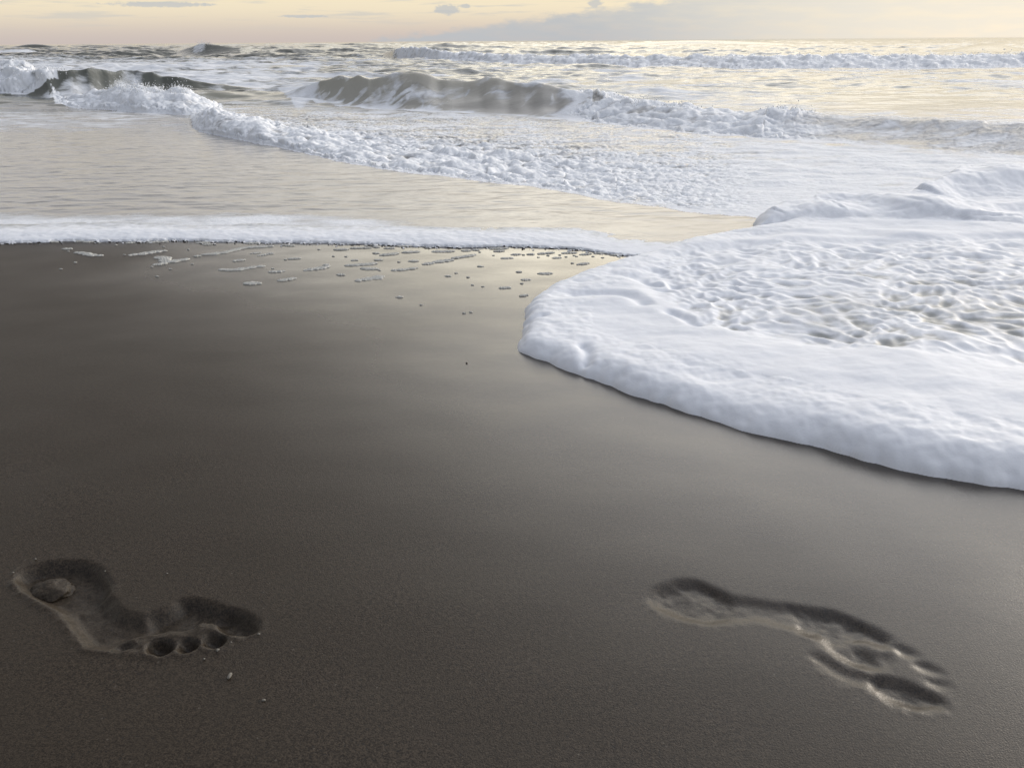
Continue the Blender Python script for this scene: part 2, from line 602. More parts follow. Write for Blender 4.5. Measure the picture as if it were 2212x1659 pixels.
def wave(base, crest, L, Lb, power, idn, wfade=None, zoff=0.0):
    global z, ids
    yb = line(base)(UU) * (1 + 0.012 * jit(idn * 3.1, 14) + 0.006 * jit(idn * 5.3, 45))
    ycf = lambda u: line(base)(u) + L
    yc = yb + L
    hc = crest_h(crest, ycf)(UU) * (1 + 0.07 * jit(idn * 2.2, 30) + 0.06 * jit(idn * 4.1, 70) + 0.08 * jit(idn * 1.3, 11))
    hc = np.maximum(hc, 0)
    if wfade is not None:
        hc = hc * wfade
    p = np.clip((Y - yb) / (yc - yb), 0, 1)
    front = p ** power * (1 - 0.0 * p)
    front = np.where(p < 1, front * (2 - 1) , 1)
    # round the crest a little
    back = np.exp(-(np.maximum(Y - yc, 0) / Lb) ** 2)
    prof = np.where(Y <= yc, front, back)
    w = hc * prof
    sel = (Y > yb - 0.02) & (Y < yc + Lb * 1.2) & (hc > 0.02)
    ids = np.where(sel & (w > 0.15 * hc), idn, ids)
    z = np.maximum(z, 0.0) + 0
    z = np.where(w > z, w, z)
    return p, yb, yc, hc, w


# general chop and swell, growing with depth of water
dep = sst(0.0, 1.0, (Y - edge_y(U) - 3.0) / 6.0)
sw = 0.095 * n2(X * 0.30 + 2, Y * 0.8) + 0.060 * n2(X * 0.7, Y * 1.8 + 4) + 0.042 * n2(X * 1.9 + 8, Y * 4.0) + 0.015 * n2(X * 4.5 + 8, Y * 9)
offs = sst(18, 45, Y)
sw = sw + offs * (1 - 0.45 * sst(-0.1, 0.3, UU)) * (0.34 * n2(X * 0.07, Y * 0.17 + 9) + 0.22 * n2(X * 0.22, Y * 0.45) + 0.10 * n2(X * 0.6, Y * 1.1) * sst(120, 40, Y))
z = z + dep * sw * (1 - 0.4 * sst(-0.05, 0.35, UU) * sst(40, 20, Y)) * (1 - 0.85 * far) + 0.01 * dep
z = z + (1 - dep) * (0.0026 * n2(X * 4, Y * 12) + 0.0016 * n2(X * 11, Y * 28 + 3)) * sst(0.25, 0.6, Y - edge_y(U))

# E: broken bore running in from the left breaker to the lobe
E_base = [(330, 243), (372, 258), (430, 286), (520, 306), (620, 326), (740, 351), (870, 373), (1000, 387), (1150, 407), (1300, 432), (1450, 452), (1560, 466), (1640, 474), (1760, 470), (1950, 460), (2212, 450), (3000, 430)]
E_crest = [(330, 231), (400, 227), (450, 237), (520, 261), (620, 287), (740, 317), (870, 341), (1000, 357), (1150, 379), (1300, 404), (1450, 427), (1560, 443), (1640, 453), (1760, 453), (1950, 446), (2212, 441), (3000, 426)]
fe = sst(-0.40, -0.36, UU)
p, yb, yc, hc, w = wave(E_base, E_crest, 0.42, 1.1, 0.55, 5, fe)
bore = (Y > yb - 0.03) & (fe > 0.02)
backE = sst(2.6, 0.3, Y - yc)
foam = np.maximum(foam, np.where(bore, 0.60 + 0.36 * sst(1.4, 0.3, Y - yc) + 0.25 * n2(X * 3.5, Y * 7), 0) * sst(0.02, 0.2, fe) * sst(6.0, 2.0, Y - yc))
rough_amp = np.maximum(rough_amp, np.where(bore, (0.050 * sst(0.0, 0.10, Y - yb) * sst(1.6, 0.1, Y - yc) + 0.008 * sst(3.5, 1.0, Y - yc)) * fe * (0.25 + 0.75 * sst(0.24, -0.10, UU)) * sst(0.34, 0.22, UU) + 0.004 * sst(0, .2, Y - yb) * fe * sst(3.5, 1, Y - yc), 0))
E_yb, E_yc = yb, yc

tE = Y - edge_y(U)
foam = np.maximum(foam, sst(0.70, 0.20, tE + 0.25 * n2(X * 1.2, Y * 2) + 0.25 * sst(-0.3, 0.1, UU)) * 0.72)
foam = np.maximum(foam, 0.55 * sst(1.6, 0.4, E_yb - Y - 0.9 * sst(-0.36, -0.5, UU)) * sst(-0.30, -0.45, UU) * (Y < E_yb + 0.1))
# A: the plunging breaker at the left, its foam mass and plume
A_base = [(-900, 205), (-300, 208), (0, 213), (110, 216), (200, 214), (300, 206), (400, 205), (520, 205), (640, 206)]
A_crest = [(-900, 150), (-300, 142), (0, 146), (60, 152), (100, 151), (130, 148), (170, 152), (190, 147), (230, 150), (250, 157), (280, 155), (330, 158), (350, 165), (380, 166), (450, 180), (530, 190), (640, 202)]
fa = sst(-0.20, -0.30, UU)
pA, yb, yc, hc, w = wave(A_base, A_crest, 0.55, 0.7, 2.2, 1, fa)
A_yb, A_yc, A_hc = yb, yc, hc
onA = (Y > yb) & (Y < yc + 0.9)
streak = n2(X * 2.3 + 5, Y * 0.9)
foam = np.maximum(foam, np.where(onA, sst(-0.10, 0.35, streak - 0.25 * pA + 0.28) * 0.62 * sst(0.0, 0.3, pA), 0) * fa)
M_base = [(120, 228), (160, 234), (230, 240), (320, 246), (400, 250), (470, 250)]
M_crest = [(120, 224), (150, 214), (190, 202), (240, 190), (300, 186), (360, 194), (410, 200), (440, 210), (470, 230)]
M_base0 = G(120, 228); M_base1 = G(470, 250)
fm = sst(-0.560, -0.535, UU) * sst(-0.345, -0.365, UU)
pM, yb, yc, hc, w = wave(M_base, M_crest, 0.75, 0.5, 0.6, 1, fm)
onM = (Y > yb - 0.02) & (Y < yc + 0.6)
foam = np.maximum(foam, np.where(onM, 1.0, 0) * sst(0.0, 0.3, fm))
rough_amp = np.maximum(rough_amp, np.where(onM, 0.085 * sst(0.0, 0.15, Y - yb), 0) * fm)
P_base = [(-700, 214), (-200, 214), (0, 212), (60, 212), (130, 210)]
P_crest = [(-700, 150), (-200, 136), (-40, 136), (20, 133), (50, 134), (80, 152), (100, 170), (120, 205)]
fp = sst(-0.535, -0.560, UU)
pP, yb, yc, hc, w = wave(P_base, P_crest, 0.7, 0.5, 0.7, 1, fp)
onP = (Y > yb - 0.02) & (Y < yc + 0.6)
foam = np.maximum(foam, np.where(onP, 1.0, 0) * sst(0.0, 0.3, fp))
rough_amp = np.maximum(rough_amp, np.where(onP, 0.11 * sst(0.0, 0.15, Y - yb), 0) * fp)

# B: the wave in the middle, green face left, breaking to the right
B_base = [(430, 222), (640, 222), (800, 240), (960, 246), (1100, 253), (1200, 260), (1280, 267), (1400, 281), (1500, 291), (1650, 301), (1780, 307), (1900, 321), (2050, 333), (2212, 346), (2600, 365), (3300, 380)]
B_crest = [(430, 215), (560, 200), (640, 184), (700, 171), (780, 160), (870, 154), (940, 168), (1000, 178), (1050, 169), (1100, 175), (1200, 189), (1270, 199), (1330, 213), (1420, 228), (1500, 236), (1600, 250), (1660, 242), (1720, 240), (1780, 253), (1900, 259), (2000, 261), (2100, 265), (2212, 272), (2600, 284), (3300, 320)]
fb = sst(-0.36, -0.20, UU)
pB, yb, yc, hc, w = wave(B_base, B_crest, 0.75, 0.85, 1.7, 2, fb)
B_yb, B_yc, B_hc = yb, yc, hc
onB = (Y > yb - 0.02) & (Y < yc + 0.5)
ub = (1268 - 1106) / 1827
brB = sst(ub - 0.012, ub + 0.02, UU + 0.02 * n2(X * 2, Y * 4)) * (0.46 + 0.54 * sst(0.44, 0.30, UU) + 0.30 * sst(0.3, 0.42, UU) * n2(X * 1.3, Y * 2.6))
foam = np.where(onB, np.maximum(foam * (1 - 0.8 * sst(0.1, 0.4, pB) * fb), 0), foam)
st2 = n2(X * 1.6 + 7 + Y * 1.2, Y * 2.4 - X * 1.1)
vx = X + 0.25 * n2(X * 2, Y * 2); vy = Y + 0.25 * n2(X * 2 + 5, Y * 2)
vein = np.exp(-(n2(vx * 2.2 + vy * 1.5, vy * 3.4 - vx * 0.6) / 0.085) ** 2)
vein2 = np.exp(-(n2(vx * 5.2 + vy * 3, vy * 7 - vx + 4) / 0.11) ** 2)
lf = sst(-0.02, -0.12, UU)
lens = n2(vx * 1.7 - vy * 0.9 + 3, vy * 6.5 + 1)
plume = np.exp(-((UU - 0.0) / 0.05) ** 2) + 0.6 * np.exp(-((UU + 0.13) / 0.03) ** 2)
fB = 0.55 * sst(0.38, 0.05, pB) + lf * (0.54 * sst(-0.30, 0.05, lens) * sst(1.0, 0.55, pB) + 0.25 * vein2 * sst(0.95, 0.6, pB))
fB = fB + (1 - lf) * (0.36 * vein * sst(1.0, 0.75, pB) + 0.30 * sst(0.0, 0.4, st2) * sst(1.0, 0.7, pB))
fB = fB + plume * (0.30 + 0.35 * n2(X * 4 + pB * 1.5, pB * 2 + 0 * X)) * sst(0.35, 0.7, pB) * (Y < yc + 0.15)
fB = fB + 0.45 * sst(0.86, 0.97, pB) * sst(-0.05, 0.25, n2(X * 3, 0 * Y + 2)) * (Y < yc + 0.1)
foam = np.maximum(foam, np.where(onB, fb * np.clip(fB, 0, 0.9), 0))
z = z + np.where(onB, fb * (1 - brB) * (0.03 * n2(X * 1.8, Y * 1.2 + 5) + 0.018 * n2(X * 4, Y * 4)) * sst(0.1, 0.6, pB) * sst(yc + 0.5, yc, Y), 0)
foam = np.maximum(foam, np.where(onB, 0.98 * np.maximum(brB, sst(ub - 0.045, ub - 0.012, UU + 0.02 * n2(X * 2, Y * 4)) * (UU < 0.1)), 0))
mar = sst(0.34, 0.44, UU)
foam = np.maximum(foam, np.where(onB, mar * (0.44 + 0.40 * st2 + 0.2 * vein), 0))
rough_amp = np.maximum(rough_amp, np.where(onB, 0.085 * brB * sst(0, 0.1, Y - yb) * (0.25 + 0.75 * sst(0.40, 0.30, UU)), 0))
# foam field between B and the bore
fld = sst(0.0, 0.4, Y - E_yc) * sst(0.1, -0.3, Y - B_yb) * sst(-0.36, -0.22, UU)
foam = np.maximum(foam, fld * (0.62 + 0.22 * sst(0.1, 0.4, UU) + 0.28 * n2(X * 0.7, Y * 2.6) + 0.22 * n2(X * 1.8, Y * 7)))
z = z + fld * (0.012 * n2(X * 2.2, Y * 4.5) + 0.008 * n2(X * 6, Y * 10))
# open water behind A and B: streaky foam
opn = sst(0.2, 1.2, Y - np.maximum(A_yc * fa, B_yc * fb)) * sst(46, 24, Y)
foam = np.maximum(foam, opn * (0.40 + 0.42 * n2(X * 0.35 + 3, Y * 0.9) + 0.30 * n2(X * 1.3, Y * 2.8) + 0.40 * sst(-0.05, -0.38, UU)))

# C: far breaker to the right
C_base = [(800, 124), (850, 129), (950, 136), (1100, 141), (1300, 146), (1600, 151), (1900, 151), (2212, 149), (3200, 147)]
C_crest = [(800, 124), (835, 112), (860, 105), (900, 103), (950, 109), (1000, 114), (1050, 118), (1150, 119), (1250, 121), (1400, 124), (1600, 124), (1800, 121), (2000, 121), (2212, 119), (3200, 118)]
fc = sst(-0.170, -0.145, UU)
pC, yb, yc, hc, w = wave(C_base, C_crest, 1.0, 1.6, 1.0, 3, fc)
onC = (Y > yb - 0.05) & (Y < yc + 1.2)
foam = np.where(onC, np.maximum(foam * 0.3, sst(-0.142, -0.132, UU + 0.01 * n2(X, Y)) * 0.97), foam)
rough_amp = np.maximum(rough_amp, np.where(onC, 0.12 * sst(0, 0.3, Y - yb) * sst(-0.145, -0.12, UU), 0))

# D: far peak at the left
D_base = [(330, 123), (380, 123), (450, 124), (520, 124), (600, 121), (660, 118)]
D_crest = [(330, 121), (370, 116), (400, 106), (430, 96), (445, 97), (480, 100), (530, 104), (570, 109), (610, 114), (660, 117)]
fd = sst(-0.425, -0.40, UU) * sst(-0.235, -0.27, UU)
pD, yb, yc, hc, w = wave(D_base, D_crest, 2.6, 4.5, 1.4, 4, fd)
onD = (Y > yb - 0.05) & (Y < yc + 3)
foam = np.where(onD & (fd > 0.02), np.maximum(foam * 0.15, sst(0.012, 0.004, np.abs(UU + 0.366 + 0.02 * (1 - pD) * 0.4)) * 0.7 * sst(0.1, 0.7, pD)), foam)
# other far crests
for px, py0, py1, wpx, L in ((75, 108, 96, 60, 3), (205, 106, 98, 70, 3), (690, 103, 94, 60, 4), (1500, 100, 88, 200, 4), (2130, 115, 98, 80, 3), (560, 150, 140, 110, 1.2), (1180, 162, 154, 60, 1.2), (40, 120, 108, 60, 2.5)):
    gp = G(px, py0); u0 = gp[0] / gp[1]
    d = ray(px, py1); hh = max(H + d[2] / d[1] * (gp[1] + L), 0.02)
    e = hh * np.exp(-((UU - u0) / (wpx / 1827)) ** 2) * np.where(Y < gp[1] + L, sst(gp[1], gp[1] + L, Y), np.exp(-((Y - gp[1] - L) / (L * 1.5)) ** 2))
    z = np.maximum(z, e)
    if px == 40:
        foam = np.maximum(foam, 0.9 * sst(0.2, 0.6, e / hh))

z = np.where(far > 0.99, np.minimum(z, 0.05), z)
# the sheet dies out under the sand at the water's edge
z = np.where(Y < edge_y(U) + 0.05, -0.02, z)
g.P[..., 2] = z
# churned whitewater: push the surface out along its normal in rounded billows
N = g.normals()
ra = rough_amp * (1 - far)
m = ra > 0.002
q = g.P[m]
sc = 1.0 / np.clip(ra[m] * 2.6, 0.05, 0.5)
lv = np.round(np.log2(sc) * 2) / 2
am = np.zeros(len(q))
for L_ in np.unique(lv):
    k = lv == L_
    s_ = 2.0 ** L_
    am[k] = billow3(q[k, 0] * s_ * 0.8, q[k, 1] * s_, q[k, 2] * s_, 4, 0.48)
disp = ra[m] * am * 0.45
g.P[m] = q + (N[m] * np.array([1, 0.8, 1])) * disp[:, None]
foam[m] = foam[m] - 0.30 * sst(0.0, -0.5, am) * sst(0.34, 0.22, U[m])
foam = np.clip(foam, 0, 1)
g.attrs['foam'] = foam
g.attrs['film'] = sst(1.0, 0.0, dep)
silt = 0.35 * sst(14, 6, Y)
silt = np.where(onB, 0.40 + 0.60 * sst(-0.25, -0.02, UU), silt)
silt = np.where(onA & (fa > 0.1), 0.06, silt)
g.attrs['silt'] = silt * np.ones(X.shape)
g.finish()
fid = g.facemask(ids)
ff = g.facemask((foam > 0.6).astype(int)) > 0
water = g.piece('sea', SEA, fid == 0)
tag(water, kind='structure')
WV = {1: ('left breaker', 'plunging breaker at the left with dark hollow face and white splash', (-5.0, 9.5, 0)),
      2: ('mid', 'long olive green wave curling over in mid water behind the bubbling bore', (0, 8.0, 0)),
      3: ('far', 'far white breaker rolling in under the grey cloud bank', (3, 22, 0)),
      4: ('peak', 'lone dark pointed wave peak standing against the horizon at left', (-14, 46, 0)),
      5: ('bore', 'spent wave bubbling over the shallow sheet with a lumpy white front', (0.5, 5.0, 0))}
WOBJ = {}
for k, (nm, lab, loc) in WV.items():
    e = empty('breaking_wave', loc, lab, 'wave', 'waves rolling in to the beach')
    WOBJ[k] = e
    if k == 5:
        g.piece('whitewater', SEA, fid == k, e)
        continue
    if ((fid == k) & ~ff).any():
        g.piece('wave_face', SEA, (fid == k) & ~ff, e)
    if ((fid == k) & ff).any():
        g.piece('whitewater', SEA, (fid == k) & ff, e)

# ------------------------------------------------------------------ spray thrown up by the left breaker and the far ones
ico = bpy.data.meshes.new('tmp')
import bmesh
bm = bmesh.new(); bmesh.ops.create_icosphere(bm, subdivisions=1, radius=1.0)
IV = np.array([v.co[:] for v in bm.verts]); IF = np.array([[v.index for v in f.verts] for f in bm.faces]); bm.free()
bpy.data.meshes.remove(ico)


def drops(name, pts, rad, mat, parent):
    V = []; F = []
    for i, (p, r) in enumerate(zip(pts, rad)):
        s = np.array([1, 1, 1 + RS.rand() * 0.8])
        V.append(IV * r * s + p); F.append(IF + i * len(IV))
    me = raw_mesh(name, np.vstack(V), np.vstack(F))
    o = link(name, me, mat, parent)
    o['kind'] = 'stuff'
    o.matrix_parent_inverse = Matrix.Translation(-Vector(parent.location))
    return o


def spray_from(sel, n, up, rad, parent):
    pts = g.P[sel]
    k = RS.choice(len(pts), n)
    p = pts[k] + np.stack([RS.normal(0, up * 0.7, n), RS.normal(-up * 0.3, up * 0.6, n), np.abs(RS.exponential(up, n))], 1)
    drops('spray', p, rad * (0.35 + RS.rand(n) ** 2.5 * 1.3), SPRAY, parent)


top = lambda frac, hc: (g.P[..., 2] > frac * hc)
spray_from(onP & top(0.55, 0.35) & (U > -0.75) & (U < -0.53), 1500, 0.03, 0.0042, WOBJ[1])
spray_from(onM & top(0.6, 0.25) & (U < -0.36), 1200, 0.02, 0.004, WOBJ[1])
spray_from((ids == 2) & (brB > 0.6) & top(0.5, 0.2), 900, 0.014, 0.003, WOBJ[2])
spray_from((ids == 3) & top(0.6, 0.35) & (U < 0.7), 1500, 0.03, 0.006, WOBJ[3])
spray_from((ids == 4) & top(0.85, 0.6) & (np.abs(U + 0.364) < 0.012), 200, 0.05, 0.012, WOBJ[4])

# ------------------------------------------------------------------ beach with footprints
def axis(fine0, fine1, st, ends0, ends1, k, m0, m1):
    a = np.concatenate([np.arange(m0, fine0 - 1e-6, 0.009), np.arange(fine0, fine1, st), np.arange(fine1, m1, 0.009)])
    st = 0.01
    lo = a[0] - np.geomspace(st, a[0] - ends0, k)[::-1]
    hi = a[-1] + np.geomspace(st, ends1 - a[-1], k)
    return np.concatenate([lo, a, hi])


xs = axis(-0.75, 0.85, 0.0024, -400, 400, 50, -1.9, 1.6)
ys = axis(0.42, 1.06, 0.0024, -300, 300, 60, 0.25, 2.9)
Xs, Ys = np.meshgrid(xs, ys)
g = Grid(Xs, Ys)
X, Y = Xs, Ys
u = X / np.maximum(Y, 0.3)
e = edge_y(u)
z = np.where(Y > e, -0.035 * np.minimum(Y - e, 60), 0.0)
part = np.zeros(X.shape, int)
win = (Y > 0.4) & (Y < 1.08) & (X > -0.78) & (X < 0.88)
r0, r1 = np.where(win.any(1))[0][[0, -1]]; c0, c1 = np.where(win.any(0))[0][[0, -1]]
sx, sy = X[r0:r1, c0:c1], Y[r0:r1, c0:c1]
fx = sx + 0.0022 * n2(sx * 40, sy * 40); fy = sy + 0.0022 * n2(sx * 40 + 9, sy * 40)


def pit(poly, fn, depth, ew, closed=True):
    sd = poly_sd(fx, fy, catmull(GL(poly, fn), 6, True))
    inn_ = sd > 0
    ys_ = np.where(inn_, sy, np.nan)
    with np.errstate(all='ignore'):
        lo_ = np.nanmin(np.where(inn_, sy, 9.0), 0, keepdims=True); hi_ = np.nanmax(np.where(inn_, sy, -9.0), 0, keepdims=True)
    tt = np.clip((sy - lo_) / np.maximum(hi_ - lo_, 0.004), 0, 1)
    tt = np.where(hi_ > lo_, tt, 0.5)
    addpits.side = np.where(hi_ > lo_, sst(0.75, 0.25, (sy - lo_) / np.maximum(hi_ - lo_, 0.004)), 0.5)
    return depth * sst(-ew * 0.35, ew, sd) * (0.78 + 0.22 * tt), sd


def rim(sd, h, w, off=0.004):
    return h * np.exp(-((sd + off) / w) ** 2)


cl = crop(0, 1230, 3.456)
cr = crop(1440, 1280, 2.765)
Hs = np.zeros(sx.shape); Rm = np.zeros(sx.shape); pid = np.zeros(sx.shape, int)


def addpits(specs, pid0):
    global Hs, Rm, pid
    tot = np.zeros(sx.shape); sdm = np.full(sx.shape, -9.0)
    for k, (poly, depth, ew, rh, pk) in enumerate(specs):
        d, sd = pit(poly, addpits.fn, depth, ew)
        tot = smax(tot, d, np.clip(np.maximum(tot, d), 1e-5, 0.0015))
        Rm = np.maximum(Rm, rim(sd, rh, 0.0055) * addpits.side)
        better = (sd > -0.012) & (sd > sdm)
        if pk:
            pid = np.where(better, pid0 + pk, pid)
            sdm = np.where(better, sd, sdm)
    return tot


addpits.fn = cl
Lf = addpits([
    ([(120, 330), (160, 265), (260, 215), (400, 185), (560, 180), (700, 190), (800, 245), (855, 340), (850, 450), (740, 520), (560, 560), (430, 540), (300, 480), (190, 410)], 0.016, 0.013, 0.003, 1),
    ([(420, 480), (820, 440), (950, 560), (1150, 620), (1350, 600), (1300, 760), (1000, 850), (760, 860), (640, 800), (540, 660)], 0.0115, 0.015, 0.002, 1),
    ([(1150, 620), (1340, 540), (1430, 485), (1560, 475), (1700, 520), (1780, 580), (1640, 680), (1500, 735), (1300, 760), (1050, 800)], 0.0145, 0.014, 0.002, 1),
    ([(1700, 560), (1850, 555), (1960, 600), (2015, 660), (2025, 725), (1960, 755), (1830, 755), (1720, 715), (1620, 680), (1560, 640)], 0.017, 0.012, 0.003, 2),
    ([(1590, 790), (1650, 755), (1740, 748), (1785, 785), (1750, 840), (1670, 860), (1600, 840)], 0.016, 0.010, 0.003, 2),
    ([(1390, 830), (1430, 785), (1510, 775), (1562, 810), (1550, 860), (1480, 890), (1405, 880)], 0.016, 0.010, 0.003, 2),
    ([(1150, 860), (1200, 800), (1290, 785), (1360, 815), (1350, 880), (1270, 918), (1180, 900)], 0.016, 0.010, 0.003, 2),
    ([(880, 845), (960, 800), (1060, 800), (1120, 845), (1090, 885), (980, 885), (900, 880)], 0.011, 0.012, 0.002, 2)], 10)
d, t = seg_dist(fx, fy, catmull(GL([(900, 800), (1050, 785), (1180, 778), (1300, 768), (1480, 745), (1570, 735), (1590, 690), (1680, 690)], cl), 5))
Lf = Lf - 0.010 * np.exp(-(d / 0.007) ** 2) * sst(0.0, 0.3, t + 0.08)
d, t = seg_dist(fx, fy, catmull(GL([(1040, 880), (1130, 820), (1150, 780)], cl), 5)); Lf = Lf - 0.004 * np.exp(-(d / 0.006) ** 2)
addpits.fn = cr
Rf = addpits([
    ([(110, 230), (170, 170), (270, 135), (400, 128), (520, 165), (640, 225), (700, 310), (640, 385), (500, 400), (330, 372), (210, 325), (130, 270)], 0.0175, 0.013, 0.0015, 1),
    ([(560, 230), (760, 240), (980, 280), (1150, 310), (1150, 470), (980, 425), (800, 385), (600, 380)], 0.0110, 0.013, 0.001, 1),
    ([(950, 285), (1150, 300), (1320, 335), (1480, 400), (1650, 490), (1620, 560), (1480, 520), (1600, 680), (1480, 690), (1330, 620), (1180, 500), (1050, 440)], 0.0200, 0.014, 0.0015, 1),
    ([(1120, 600), (1200, 590), (1320, 660), (1480, 720), (1560, 720), (1520, 800), (1380, 780), (1250, 715), (1170, 650)], 0.009, 0.012, 0.002, 1),
    ([(1640, 530), (1720, 535), (1815, 590), (1800, 620), (1720, 610), (1660, 570)], 0.010, 0.010, 0.001, 2),
    ([(1780, 645), (1860, 645), (1975, 705), (1950, 725), (1860, 710), (1800, 680)], 0.011, 0.010, 0.001, 2),
    ([(1860, 745), (1930, 745), (2035, 785), (2000, 808), (1910, 800)], 0.010, 0.010, 0.001, 2),
    ([(1560, 590), (1640, 600), (1660, 660), (1630, 690), (1570, 660)], 0.011, 0.012, 0.001, 2),
    ([(1480, 760), (1560, 735), (1720, 765), (1880, 840), (1985, 890), (1960, 935), (1820, 945), (1680, 910), (1560, 845)], 0.018, 0.011, 0.002, 2)], 20)
Rf = Rf * 0.34
d, t = seg_dist(fx, fy, catmull(GL([(1330, 540), (1420, 525), (1520, 560), (1560, 600)], cr), 5)); Rf = Rf - 0.003 * np.exp(-(d / 0.010) ** 2) * sst(0.002, 0.008, Rf)
def blur(a, n):
    for _ in range(n):
        b = a.copy()
        b[1:-1, 1:-1] = (a[1:-1, 1:-1] * 4 + a[:-2, 1:-1] * 2 + a[2:, 1:-1] * 2 + a[1:-1, :-2] * 2 + a[1:-1, 2:] * 2 + a[:-2, :-2] + a[2:, 2:] + a[:-2, 2:] + a[2:, :-2]) / 16
        a = b
    return a


Lf = blur(Lf, 1); Rf = blur(Rf, 4)
dd = np.maximum(Lf, Rf)
inside = sst(0.001, 0.006, dd)
zf = -dd + Rm * (1 - inside) * (0.55 + 0.5 * n2(sx * 50, sy * 50) + 0.35 * n2(sx * 150, sy * 150)) * np.where(sx > 0.1, 0.12, 0.85)
zf = zf + inside * 0.0012 * fbm2(sx * 45, sy * 45, 3) + 0.0006 * n2(sx * 90, sy * 90) * (inside * 0.5 + sst(0, 0.002, Rm))
z[r0:r1, c0:c1] = z[r0:r1, c0:c1] + zf
part[r0:r1, c0:c1] = pid
z = z + np.where((Y > 0.2) & (Y < e) & (np.abs(X) < 3), 0.0009 * n2(X * 7, Y * 9), 0) * sst(3, 2, np.abs(X)) * sst(0.2, 0.45, Y) * sst(0, 0.1, e - Y)
g.P[..., 2] = z
dE = e - Y
wet = sst(1.45, 0.05, dE + 0.10 * fbm2(np.clip(X, -9, 9) * 1.5, np.clip(Y, -9, 9) * 3, 3))
sdt = np.full(X.shape, -9.0)
k = (np.abs(X) < 3) & (Y > 0) & (Y < 4)
sdt[k] = -poly_sd(X[k], Y[k], np.vstack([GL(TONGUE_PX), GL([(4200, 1100), (4200, 470), (1900, 440)])]))
wet = wet * sst(-0.72, -0.20, u + 0.1 * fbm2(np.clip(X, -9, 9) * 2, np.clip(Y, -9, 9) * 3, 2))
wet = smax(wet, np.where(sdt > -8, 0.66 * sst(0.80, 0.0, sdt), 0), 0.1)
g.attrs['wet'] = wet
g.finish()
fp_ = g.facemask(part)
o = g.piece('beach', SAND, fp_ == 0)
tag(o, kind='structure')
cen = [G9(170, 1400), G9(1800, 1440)]
for k, (lab, c) in {10: ('deep bare footprint at lower left with a pale lump in its heel', cen[0]), 20: ('shallow soft footprint at lower right pressed near the foam edge', cen[1])}.items():
    e_ = empty('footprint', (c[0], c[1], 0), lab, 'footprint', 'bare footprints in the wet sand')
    g.piece('sole_print', SAND, fp_ == k + 1, e_)
    # each toe hollow is a piece of its own
    tf = np.where(fp_ == k + 2)[0]
    cx = g.V[g.F[tf][:, 0]]
    if k == 10:
        toes = GL([(1830, 670), (1690, 800), (1480, 835), (1260, 855), (1000, 850)], cl)
    else:
        toes = GL([(1740, 850), (1600, 640), (1730, 575), (1880, 685), (1950, 775)], cr)
    who = np.argmin(((cx[:, None, :2] - toes[None]) ** 2).sum(-1), 1)
    for j in range(5):
        s_ = np.zeros(len(g.F), bool); s_[tf[who == j]] = True
        if s_.any():
            g.piece('toe_print', SAND, s_, e_)

# ------------------------------------------------------------------ pale lump in the left heel, shell bits
def blob(name, loc, size, mat, seed, sub=3, flat=0.5, rot=0.0):
    bm = bmesh.new(); bmesh.ops.create_icosphere(bm, subdivisions=sub, radius=1.0)
    V = np.array([v.co[:] for v in bm.verts]); F = np.array([[v.index for v in f.verts] for f in bm.faces]); bm.free()
    n = n3(V[:, 0] * 1.3 + seed, V[:, 1] * 1.3, V[:, 2] * 1.3) * 0.22 + n3(V[:, 0] * 4 + seed, V[:, 1] * 4, V[:, 2] * 4) * 0.05
    V = V * (1 + n[:, None]) * np.array(size)
    me = raw_mesh(name, V, F)
    o = link(name, me, mat)
    o.location = loc; o.rotation_euler = (0, 0, rot)
    return o


def stone_mat(name, c1, c2):
    m, nt, b = newmat(name)
    q = NT(nt)
    tc = q.n('ShaderNodeTexCoord').outputs['Object']
    n = q.noise(tc, 90, 4, 0.65)
    q.l(q.mix(n, rgb(*c1), rgb(*c2)), b.inputs['Base Color'])
    b.inputs['Roughness'].default_value = 0.7
    q.l(q.bump(q.noise(tc, 500, 2, 0.6), 0.4, 0.001), b.inputs['Normal'])
    return m


LUMP = stone_mat('olive_lump', (0.07, 0.064, 0.048), (0.11, 0.10, 0.075))
SHELL = stone_mat('shell', (0.11, 0.10, 0.085), (0.22, 0.20, 0.17))
c = cl(365, 375)
o = blob('sand_lump', (c[0], c[1] + 0.006, -0.0135), (0.026, 0.021, 0.0105), SAND, 3.3, 5)
tag(o, 'smooth rounded lump of sand lying in the heel of the left footprint', 'sand lump')
bits = [((1720, 885), 0.0026, 0.9, 'round pale shell bit under the toes of the left footprint', 'round'),
        ((1815, 1088), 0.0030, 1.5, 'upright oblong pale shell chip below the left footprint', 'long'),
        ((2045, 757), 0.0022, 0.3, 'tiny pale shell grain beside the big toe of the left footprint', 'round'),
        ((1612, 952), 0.0016, 0.3, 'tiny pale shell grain below the second toe of the left footprint', 'round'),
        ((1825, 820), 0.0014, 0.3, 'tiny pale shell grain right of the second toe hollow', 'round'),
        ((105, 272), 0.0018, 0.3, 'tiny pale shell grain outside the heel of the left footprint', 'round'),
        ((280, 165), 0.0018, 0.3, 'tiny pale shell grain above the heel of the left footprint', 'round'),
        ((1320, 278), 0.0016, 0.3, 'tiny pale shell grain above the arch of the left footprint', 'round'),
        ((830, 258), 0.0014, 0.3, 'tiny pale shell grain right of the left heel hollow', 'round')]
for i, (p, r, rot, lab, sh) in enumerate(bits):
    c = cl(*p)
    o = blob('shell_fragment', (c[0], c[1], r * 0.4), (r * (1.5 if sh == 'long' else 0.8), r * 0.7, r * 0.6), SHELL, i * 2.1, 2, rot=rot)
    tag(o, lab, 'shell fragment', 'shell fragments by the left footprint')
c = G(570, 1513)
o = blob('shell_fragment', (c[0], c[1], 0.0008), (0.0022, 0.0014, 0.001), SHELL, 40, 2)
